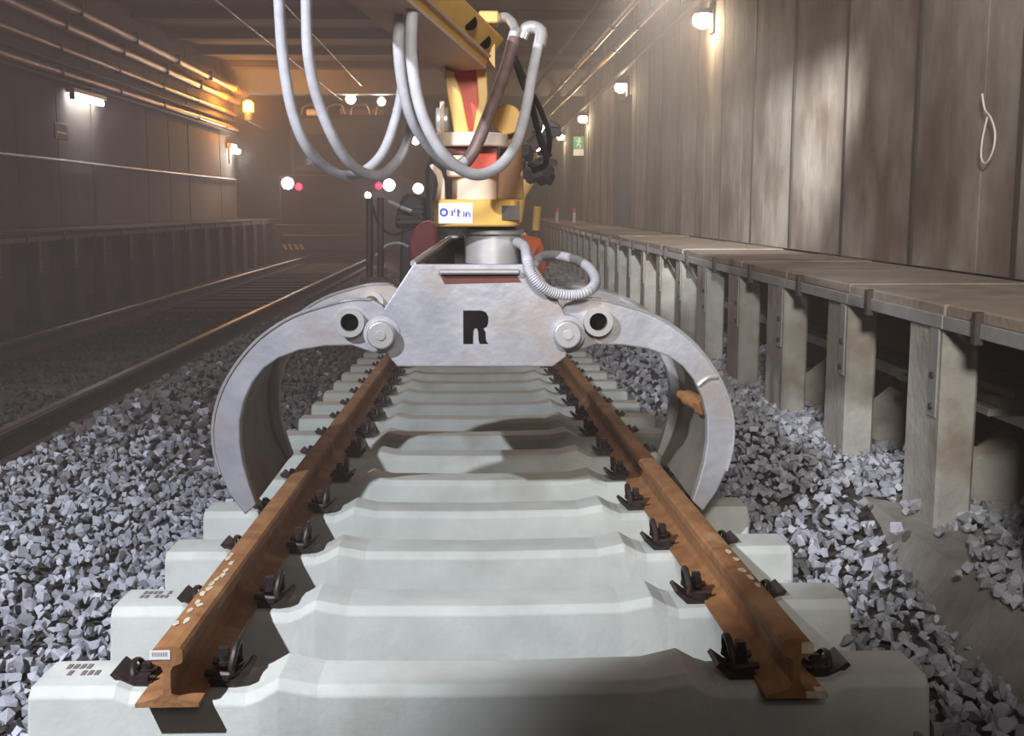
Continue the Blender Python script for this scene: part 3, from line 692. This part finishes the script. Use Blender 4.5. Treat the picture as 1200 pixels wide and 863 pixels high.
hose([(356, -60, 3.86), (359, 0, 3.86), (361, 62, 3.88), (371, 112, 3.92), (391, 163, 3.98), (414, 195, 4.08), (440, 206, 4.2), (459, 196, 4.3), (475, 172, 4.36), (484, 130, 4.42), (486, 60, 4.44), (486, -30, 4.44)], 0.0185, 'hose_grey', 'second pale grey hose loop left of the arm')
hose([(470, -60, 3.95), (470, 0, 3.95), (467, 50, 3.96), (472, 100, 4.0), (483, 140, 4.05), (500, 168, 4.12), (520, 189, 4.2), (537, 194, 4.26), (553, 178, 4.32), (570, 138, 4.38), (590, 85, 4.44), (603, 38, 4.46)], 0.020, 'hose_grey')
hose([(486, -60, 3.85), (484, 0, 3.85), (482, 62, 3.86), (492, 125, 3.88), (512, 170, 3.92), (535, 195, 3.98), (560, 205, 4.05), (585, 195, 4.15), (604, 170, 4.25), (616, 130, 4.35), (624, 85, 4.42), (631, 52, 4.46)], 0.020, 'hose_grey', 'pale grey hose hanging in front of the yellow rotator neck')
hose([(540, 198, 4.3), (556, 176, 4.29), (573, 135, 4.32), (592, 84, 4.38), (603, 45, 4.42)], 0.0225, 'hose_shaded', 'shaded end of the third grey hose, painted dark, rising beside the arm tip')
hose([(604, 70, 4.8), (612, 95, 4.85), (622, 120, 4.9), (632, 160, 5.0), (640, 190, 5.1), (626, 200, 5.2)], 0.014, 'hose_black')
hose([(600, 60, 4.9), (618, 100, 4.95), (634, 130, 5.0), (644, 165, 5.1), (636, 196, 5.2), (618, 192, 5.2)], 0.012, 'hose_black')
# the machine behind the grapple
MY = 10.5
def mpoly(pts, Y, d, name, m, bev=0.02): return E(MB().prism([at(x, y, Y) for x, y in pts], (0, 1, 0), d)).build(name, m, exc, bev=bev)
mpoly(((468, 332), (600, 332), (600, 268), (470, 268)), MY, 1.9, 'chassis', 'machine_dark')
for x in (484, 590):
    for yy in (MY + 0.45, MY + 1.45):
        c = at(x, 345, MY); wz = float(panel_top(yy)) + Z0 + 0.42
        w_ = E(MB().cyl((c.x - 0.11, yy, wz), (c.x + 0.11, yy, wz), 0.40, 24)).build('wheel', 'hose_black', exc, smooth=True, bev=0.03)
        E(MB().cyl((c.x - 0.12, yy, wz), (c.x + 0.12, yy, wz), 0.2, 16)).build('wheel_hub', 'machine_red', w_, smooth=True)
mpoly(((500, 268), (600, 268), (600, 165), (560, 150), (512, 160), (498, 200)), MY + 0.1, 1.7, 'cab', 'machine_dark', 0.04)
mpoly(((506, 236), (548, 236), (548, 172), (518, 174)), MY + 0.06, 0.05, 'cab_window', 'glass_dark', 0.005)
mpoly(((462, 268), (500, 268), (498, 232), (476, 226), (466, 240)), MY + 0.2, 1.6, 'engine_hood', 'machine_dark', 0.04)
for q in range(4): mpoly(((466, 262 - 6 * q), (496, 262 - 6 * q), (496, 259 - 6 * q), (466, 259 - 6 * q)), MY + 0.17, 0.05, 'hood_slat', 'dark_iron', 0.0)
for x in (433, 446): E(MB().cyl(at(x, 325, MY), at(x, 232, MY), 0.03, 10)).build('stanchion', 'dark_iron', exc, smooth=True)
E(MB().tube(smooth_path([at(436, 240, MY), at(444, 262, MY), at(460, 275, MY), at(482, 268, MY)], 6), 0.012, 8)).build('loose_cable', 'hose_black', exc, smooth=True)
E(MB().tube(smooth_path([at(440, 300, MY), at(452, 288, MY), at(468, 285, MY), at(484, 292, MY)], 6), 0.012, 8)).build('loose_cable', 'hose_grey', exc, smooth=True)
E(MB().tube([at(455, 236, MY - 0.1), at(468, 242, MY - 0.1)], 0.02, 8)).build('hand_grip', 'chrome', exc); E(MB().tube([at(469, 243, MY - 0.1), at(482, 248, MY - 0.1)], 0.018, 8)).build('hand_grip', 'chrome', exc)
# added out-of-frame lamp body; its visor shapes the wall spot's upper edge
wlp = empty('added_lamp', W(*WALL_SPOT), 'unseen added black lamp with a long visor that cuts the light on the right wall', 'lamp')
MB().box(-0.06, 0.06, -0.16, -0.03, -0.06, 0.08, bev=0.01).build('lamp_housing', 'machine_dark', wlp)
MB().box(0.095, 0.105, -0.16, 1.0, -0.008, 0.12).box(-0.06, 0.105, -0.16, 1.0, 0.12, 0.13).build('light_cutoff', 'machine_dark', wlp)
MB().cyl((0, -0.09, 0.07), (0, -0.09, CEIL - WALL_SPOT[2]), 0.012, 8).build('hanger', 'dark_iron', wlp)
E(MB().prism([at(x, y, MY - 0.5) for x, y in ((482, 312), (478, 290), (484, 268), (498, 258), (512, 262), (512, 312))], (0, 1, 0), 0.4)).build('counterweight', 'red_dark', exc, bev=0.03)
E(MB().prism([at(x, y, 9.0) for x, y in ((600, 262), (612, 262), (616, 232), (640, 196), (645, 160), (636, 160), (626, 190), (602, 225))], (0, 1, 0), 0.3)).build('main_boom', 'yellow_paint', exc, bev=0.02)
E(MB().prism([at(x, y, 9.2) for x, y in ((601, 250), (613, 250), (613, 165), (603, 165))], (0, 1, 0), 0.3)).build('boom_post', 'yellow_paint', exc, bev=0.02)
E(MB().cyl(at(628, 270, 8.9), at(630, 242, 8.9), 0.03, 12)).build('hand_rail', 'yellow_paint', exc)
jm = MB()
for i in range(26):
    x = random.uniform(616, 650); y = random.uniform(150, 212); c = at(x, y, 7.5 + random.uniform(-.3, .3)); s = random.uniform(0.02, 0.06)
    jm.box(c.x - s, c.x + s, c.y - s, c.y + s, c.z - s * 0.7, c.z + s * 0.7, bev=0.006, mx=Matrix.Translation(c) @ Matrix.Rotation(random.uniform(0, 3), 4, Vector((1, 1, 0.5)).normalized()) @ Matrix.Translation(-c))
o = E(jm).build('valve_fittings', 'dark_iron', exc); o['kind'] = 'stuff'
def machine_lamp(x, y, Y, r, m, parent, T, power=0, col=(1, 1, 1)):
    c = at(x, y, Y); h = T(MB().cyl(Vector((c.x, Y + 0.02, c.z)), Vector((c.x, Y + 0.14, c.z)), r * 1.25, 16)).build('lamp_housing', 'machine_dark', parent, smooth=True)
    T(MB().cyl(Vector((c.x, Y, c.z)), Vector((c.x, Y + 0.02, c.z)), r, 16)).build('lamp_lens', m, h)
    if power: lamp('lamp', 'SPOT', (c.x, Y - 0.03, c.z - Z0), power, col, (c.x, Y - 5, c.z - Z0 - 0.6), shadow_soft_size=0.05, spot_size=math.radians(120), spot_blend=0.6)
machine_lamp(487, 165, MY - 0.06, 0.035, 'lamp_white', exc, E, 8, (1, 0.95, 0.85))
machine_lamp(490, 221, MY - 0.06, 0.045, 'lamp_white', exc, E, 8, (1, 0.95, 0.9))
machine_lamp(641, 152, 8.4, 0.04, 'lamp_white', exc, E, 6, (1, 0.9, 0.75))
machine_lamp(630, 173, 7.6, 0.022, 'lamp_white', exc, E)

# ------------------------------------------------------------------ work train on the old track
TY = 27.0
trn = empty('work_train', (-3.15, TY, -1.1 + Z0), 'dark work train with bright headlights waiting on the old track', 'train')
ti = Matrix.Translation(-Vector(trn.location))
def T(mb): mb.v = [tuple(ti @ Vector(v)) for v in mb.v]; return mb
def w3(x0, x1, y0, y1, z0, z1, bev=0.03): return T(MB().box(x0 - 3.15, x1 - 3.15, y0, y1, z0 + Z0, z1 + Z0, bev=bev))
w3(-1.42, 1.42, TY, TY + 8, -0.55, 0.75).build('bonnet', 'machine_dark', trn)
w3(-1.42, 1.42, TY + 1.6, TY + 5, 0.75, 2.25, 0.12).build('cab', 'machine_dark', trn)
for x in (-0.75, 0.75): w3(x - 0.55, x + 0.55, TY + 1.57, TY + 1.6, 1.0, 1.75, 0.01).build('cab_window', 'glass_dark', trn)
w3(-1.5, 1.5, TY - 0.1, TY, -0.62, -0.40, 0.01).build('deck_edge', 'dark_iron', trn)
w3(-1.35, 1.35, TY - 0.15, TY + 0.1, -1.0, -0.62).build('buffer_beam', 'machine_dark', trn)
st = MB()
for i in range(4): st.prism([(-4.46 + i * 0.13, TY - 0.155, -0.97 + Z0), (-4.39 + i * 0.13, TY - 0.155, -0.97 + Z0), (-4.45 + i * 0.13, TY - 0.155, -0.84 + Z0), (-4.52 + i * 0.13, TY - 0.155, -0.84 + Z0)], (0, 1, 0), 0.006)
T(st).build('hazard_stripes', 'cream_paint', trn)
w3(-1.2, 1.2, TY + 0.4, TY + 7.5, -1.05, -0.55).build('underframe', 'machine_dark', trn)
for x in (-1.1, -0.5, 0.1, 0.7):   # handrail hoops on the roof
    pts = [(x - 3.15 - 0.02, TY + 1.7, 2.22 + Z0), (x - 3.15 + 0.05, TY + 1.7, 2.42 + Z0), (x - 3.15 + 0.35, TY + 1.7, 2.46 + Z0), (x - 3.15 + 0.45, TY + 1.7, 2.25 + Z0)]
    T(MB().tube(smooth_path(pts, 5), 0.03, 8)).build('roof_rail', 'copper', trn, smooth=True)
w3(-1.0, -0.6, TY + 1.62, TY + 2, 2.2, 2.36).build('roof_box', 'cream_paint', trn)
w3(-0.2, 0.9, TY + 1.7, TY + 3, 2.2, 2.4).build('roof_unit', 'machine_red', trn)
machine_lamp(337, 215, TY - 0.05, 0.135, 'lamp_cool', trn, T, 60, (0.9, 0.95, 1))
machine_lamp(456, 217, TY - 0.05, 0.135, 'lamp_cool', trn, T, 60, (0.9, 0.95, 1))
machine_lamp(350, 219, TY - 0.05, 0.08, 'lamp_red', trn, T, 15, (1, 0.05, 0.1))
machine_lamp(444, 218, TY - 0.05, 0.08, 'lamp_red', trn, T, 15, (1, 0.05, 0.1))
machine_lamp(411, 116, TY + 1.5, 0.12, 'lamp_warm', trn, T, 60, (1, 0.8, 0.55))
machine_lamp(447, 119, TY + 1.5, 0.10, 'lamp_white', trn, T, 60, (1, 0.95, 0.85))
machine_lamp(431, 229, TY - 0.3, 0.07, 'lamp_cool', trn, T, 20)
c = at(291, 125, TY - 0.3)
bc = T(MB().cyl(c + Vector((0, 0, -0.12)), c + Vector((0, 0, -0.30)), 0.10, 16)).build('beacon_base', 'machine_dark', trn)
T(MB().tube([c + Vector((0, 0, -0.3)), c + Vector((0.35, 0.3, -0.5)), Vector((-4.5, TY + 1.7, 1.9 + Z0))], 0.03, 8)).build('beacon_arm', 'machine_dark', bc)
T(MB().tube([c + Vector((0, 0, -0.12)), c + Vector((0, 0, 0.08)), c + Vector((0, 0, 0.14))], [0.12, 0.12, 0.05], 16)).build('beacon_lens', 'lamp_orange', bc, smooth=True)
lamp('beacon_light', 'POINT', (c.x + 0.0, c.y - 0.35, c.z - Z0), 340, (1, 0.40, 0.07), shadow_soft_size=0.1)

# ------------------------------------------------------------------ pipes, cables, wires
def run(name, p0, p1, r, m, label, cat, seg=10, group=None, brackets=0):
    p0 = W(*p0); p1 = W(*p1); t = empty(name, p0, label, cat, group)
    MB().tube([(0, 0, 0), tuple((p1 - p0))], r, seg).build('pipe_run' if 'pipe' in name else 'wire_run', m, t, smooth=True)
    for i in range(brackets):
        c = (p1 - p0) * ((i + 0.5) / brackets); MB().box(c.x - r * 1.15, c.x + r * 1.15, c.y - 0.02, c.y + 0.02, c.z - r * 1.15, c.z + r * 1.3).build('pipe_clip', 'dark_iron', t)
run('pipe', (-5.68, 2, 1.83), (-5.70, 28, 1.83), 0.05, 'pipe_orange', 'lowest orange-lit pipe along the top of the dark left wall', 'pipe', brackets=10)
run('pipe', (-5.68, 2, 2.16), (-5.70, 28, 2.16), 0.045, 'pipe_orange', 'second orange-lit pipe from the bottom on the dark left wall', 'pipe', brackets=10)
run('pipe', (-5.60, 2, 2.46), (-5.66, 28, 2.46), 0.07, 'pipe_orange', 'third pipe up on the dark left wall, close under the ceiling', 'pipe', brackets=10)
run('pipe', (-5.36, 2, 2.64), (-5.46, 28, 2.64), 0.07, 'pipe_orange', 'highest pipe beside the dark left wall, under the ceiling', 'pipe', brackets=10)
run('cable', (-5.76, 2, 0.64), (-5.76, 28, 0.64), 0.022, 'galvanised', 'thin grey cable running across the middle of the dark left wall', 'cable')
run('cable', (-5.74, 2, 1.98), (-5.74, 28, 1.98), 0.03, 'cable_black', 'black cable sagging between the two lower left wall pipes', 'cable')
run('cable', (-5.72, 2, 1.74), (-5.72, 28, 1.74), 0.03, 'cable_black', 'black cable just below the lowest left wall pipe', 'cable')
run('pipe', (2.10, 8, 2.50), (1.52, 32, 2.50), 0.05, 'pipe_orange', 'inner brown pipe hanging under the ceiling near the right wall', 'pipe', brackets=10)
run('pipe', (2.42, 8, 2.50), (1.95, 32, 2.50), 0.05, 'pipe_orange', 'outer brown pipe hanging under the ceiling nearest the right wall', 'pipe', brackets=10)
run('cable', (1.75, 8, 2.7), (1.2, 32, 2.7), 0.03, 'cable_black', 'black cable hanging beside the brown pipes under the ceiling', 'cable')
run('cable', (2.46, 6, 2.28), (2.46, 40, 2.28), 0.04, 'cable_black', 'black cable bundle along the top of the boarded right wall', 'cable')
run('contact_wire', (-3.05, 4, 2.42), (-3.1, 27, 2.42), 0.012, 'copper', 'overhead contact wire above the old track', 'wire')
run('contact_wire', (-2.6, 4, 2.75), (-2.65, 27, 2.75), 0.010, 'copper', 'upper overhead wire beside the contact wire of the old track', 'wire')
run('contact_wire', (-0.55, 8, 2.75), (-0.6, 28, 2.75), 0.010, 'copper', 'overhead wire above the new track, left of the arm', 'wire')

# ------------------------------------------------------------------ lamps on the walls
def bulkhead_lamp(Y, z, power, label, big=1.0):
    t = empty('wall_lamp', (RW, Y, z + Z0), label, 'lamp', 'wall lamps along the right wall')
    MB().box(-0.03, 0.02, -0.10, 0.10, -0.16, 0.18, bev=0.01).build('mounting_plate', 'dark_iron', t)
    MB().box(-0.12, -0.03, -0.03, 0.03, 0.06, 0.12, bev=0.005).build('bracket', 'dark_iron', t)
    MB().tube([(-0.12, 0, 0.11), (-0.12, 0, 0.06), (-0.12, 0, 0.05)], [0.05, 0.07, 0.10], 16).build('lamp_cap', 'dark_iron', t, smooth=True)
    MB().tube([(-0.12, 0, 0.05), (-0.12, 0, 0.0), (-0.12, 0, -0.06), (-0.12, 0, -0.10)], [0.09, 0.115, 0.10, 0.04], 16).build('globe', 'lamp_warm', t, smooth=True)
    lamp('wall_lamp_light', 'POINT', (RW - 0.24, Y, z - 0.10), power * 1.6, (1.0, 0.74, 0.46), shadow_soft_size=0.10)
for i, (Y, nm) in enumerate(((13.0, 'nearest warm globe lamp on the right wall, above the first boards'), (20.3, 'second warm globe lamp on the right wall, above the dark niche'), (27.6, 'third warm globe lamp on the right wall, near the green sign'), (34.9, 'farthest warm globe lamp on the right wall'))):
    bulkhead_lamp(Y, 2.05 + 0.01 * i, 42, nm)
t = empty('tube_lamp', (-5.72, 17.4, 1.55 + Z0), 'glowing fluorescent tube lamp high on the dark left wall', 'lamp')
MB().box(-0.05, 0.08, -0.72, 0.72, 0.05, 0.12, bev=0.01).build('reflector', 'cream_paint', t)
MB().cyl((0.03, -0.62, 0), (0.03, 0.62, 0), 0.035, 12).build('tube', 'lamp_cool', t)
for s in (-1, 1): MB().box(0.0, 0.06, s * 0.66 - 0.03, s * 0.66 + 0.03, -0.04, 0.06).build('end_cap', 'dark_iron', t)
lamp('tube_light', 'AREA', (-5.62, 17.4, 1.50), 9, (0.9, 0.95, 1.0), (-5.78, 17.4, 0.4), shape='RECTANGLE', size=1.2, size_y=0.06)
t = empty('tube_lamp', (-5.72, 27.5, 1.30 + Z0), 'bright white lamp box at the far end of the left wall', 'lamp')
MB().box(-0.06, 0.06, -0.3, 0.3, 0.05, 0.16, bev=0.01).build('reflector', 'cream_paint', t)
MB().cyl((0.08, -0.28, 0), (0.08, 0.28, 0), 0.06, 12).build('tube', 'lamp_cool', t)
MB().box(-0.04, 0.02, -0.35, -0.28, -0.3, 0.15).build('end_cap', 'galvanised', t)
lamp('end_light', 'POINT', (-5.45, 27.3, 1.2), 75, (0.9, 1.0, 0.92), shadow_soft_size=0.08)
# signs
t = empty('wall_sign', W(-5.72, 16.3, 1.03), 'small faded red and white sign on the dark left wall left of the tube lamp', 'sign')
MB().box(-0.01, 0.01, -0.25, 0.25, -0.11, 0.11, bev=0.004).build('board', 'machine_red', t)
MB().box(0.01, 0.013, -0.18, 0.18, -0.03, 0.0).build('sign_print', 'cream_paint', t)
sg = at(678, 171, 28.6)
t = empty('exit_sign', (sg.x, 28.6, sg.z), 'green emergency exit sign standing out from the right wall', 'sign')
MB().box(-0.13, 0.13, -0.02, 0.02, -0.24, 0.22, bev=0.006).build('board', 'sticker_white', t)
MB().box(-0.13, 0.13, -0.024, -0.02, -0.08, 0.22).build('green_panel', 'green_sign', t)
pg = MB().cyl((0.02, -0.028, 0.165), (0.02, -0.024, 0.165), 0.025, 10)
for a, b_ in (((0.01, 0.13), (-0.01, 0.05)), ((-0.01, 0.05), (0.05, 0.01)), ((0.05, 0.01), (0.03, -0.05)), ((-0.01, 0.05), (-0.06, -0.01)), ((0.01, 0.12), (0.07, 0.09)), ((0.01, 0.12), (-0.06, 0.10))):
    pg.tube([(a[0], -0.026, a[1]), (b_[0], -0.026, b_[1])], 0.014, 6)
pg.build('pictogram', 'sticker_white', t)
MB().box(0.13, RW - sg.x, -0.015, 0.015, 0.05, 0.08).build('sign_arm', 'dark_iron', t)
# striped marker posts standing on the far walkway
for (x, y, Y, lab) in ((653, 257, 26.5, 'slim red and white marker post, nearer one on the far walkway'), (673, 257, 25.5, 'orange topped marker post on the far walkway beside the wall')):
    c = at(x, y, Y); c.z = -0.352 + Z0
    t = empty('marker_post', c, lab, 'marker post')
    MB().cyl((0, 0, 0), (0, 0, 0.24), 0.035, 12).build('post_body', 'sticker_white', t, smooth=True)
    MB().cyl((0, 0, 0.24), (0, 0, 0.33), 0.042, 12).build('post_top', 'hi_vis', t, smooth=True)

# ------------------------------------------------------------------ worker in orange, bending forward behind the grapple
def skin_body(name, chains, m, parent, root):
    vs = []; es = []; rs = []; idx = {}
    for ch in chains:
        prev = None
        for (nm, p, r) in ch:
            if nm in idx: i = idx[nm]
            else:
                i = len(vs); idx[nm] = i; vs.append(p); rs.append(r)
            if prev is not None and prev != i: es.append((prev, i))
            prev = i
    me = bpy.data.meshes.new(name); me.from_pydata(vs, es, []); me.update(); me.materials.append(M[m])
    o = bpy.data.objects.new(name, me); C.objects.link(o); o.parent = parent
    sk = o.modifiers.new('skin', 'SKIN'); sk.use_smooth_shade = True
    for i, r in enumerate(rs):
        d = me.skin_vertices[0].data[i]; d.radius = (r, r) if not isinstance(r, tuple) else r; d.use_root = (i == idx[root])
    s2 = o.modifiers.new('subsurf', 'SUBSURF'); s2.levels = 1; s2.render_levels = 1
    return o
wk_p = at(611, 280, 12.7)
gz = float(ground(0.9, 8.2))
wk = empty('person', (wk_p.x, 12.7, -1.62 + Z0), 'person in orange high-visibility clothing bending forward behind the grapple', 'person')
H = []
hip = (0, 0, 0.90)
spine = [('hip', (0, 0, 0.90), (0.15, 0.13)), ('waist', (0, 0.10, 1.06), (0.15, 0.12)), ('chest', (0, 0.26, 1.20), (0.18, 0.14)), ('neck', (0, 0.42, 1.27), 0.06), ('headbase', (0, 0.50, 1.27), 0.055)]
ch = [spine]
for s in (-1, 1):
    ch.append([('hip', hip, 0.15), ('thigh%d' % s, (s * 0.10, 0.0, 0.82), 0.10), ('knee%d' % s, (s * 0.12, 0.05, 0.47), 0.065), ('ankle%d' % s, (s * 0.13, 0.0, 0.10), 0.05)])
    ch.append([('chest', (0, 0.26, 1.20), 0.18), ('sh%d' % s, (s * 0.19, 0.33, 1.22), 0.07), ('elbow%d' % s, (s * 0.25, 0.40, 0.95), 0.05), ('wrist%d' % s, (s * 0.20, 0.52, 0.74), 0.036)])
skin_body('body', ch, 'hi_vis', wk, 'hip')
hb = MB()
def ellipsoid(b, c, r, n=14, m=10):
    vs = []; fs = []
    for i in range(m + 1):
        t = math.pi * i / m
        for k in range(n):
            a = 2 * math.pi * k / n; vs.append((c[0] + r[0] * math.sin(t) * math.cos(a), c[1] + r[1] * math.sin(t) * math.sin(a), c[2] + r[2] * math.cos(t)))
    for i in range(m):
        for k in range(n): fs.append((i * n + k, i * n + (k + 1) % n, (i + 1) * n + (k + 1) % n, (i + 1) * n + k))
    b.add(vs, fs); return b
hd = ellipsoid(MB(), (0, 0.57, 1.24), (0.075, 0.11, 0.095))
hd.tube([(0, 0.64, 1.17), (0, 0.66, 1.14)], [0.018, 0.01], 8)
head = hd.build('head', 'skin', wk, smooth=True)
ellipsoid(MB(), (0, 0.57, 1.275), (0.09, 0.13, 0.085)).build('helmet', 'sticker_white', wk, smooth=True)
for s in (-1, 1):
    hm = MB(); hm.tube([(s * 0.20, 0.52, 0.75), (s * 0.20, 0.54, 0.69), (s * 0.19, 0.55, 0.65)], [0.034, 0.042, 0.036], 10)
    for f in range(4): hm.tube([(s * (0.165 + 0.022 * f), 0.55, 0.66), (s * (0.165 + 0.022 * f), 0.575, 0.60 + 0.008 * abs(f - 1.5)), (s * (0.165 + 0.022 * f), 0.565, 0.57 + 0.008 * abs(f - 1.5))], [0.011, 0.010, 0.008], 8)
    hm.tube([(s * 0.165, 0.545, 0.70), (s * 0.14, 0.57, 0.66), (s * 0.145, 0.58, 0.63)], [0.012, 0.011, 0.009], 8)
    hm.build('hand', 'skin', wk, smooth=True)
    MB().box(s * 0.13 - 0.05, s * 0.13 + 0.05, -0.08, 0.19, 0.0, 0.10, bev=0.03).build('boot', 'black', wk, smooth=True)
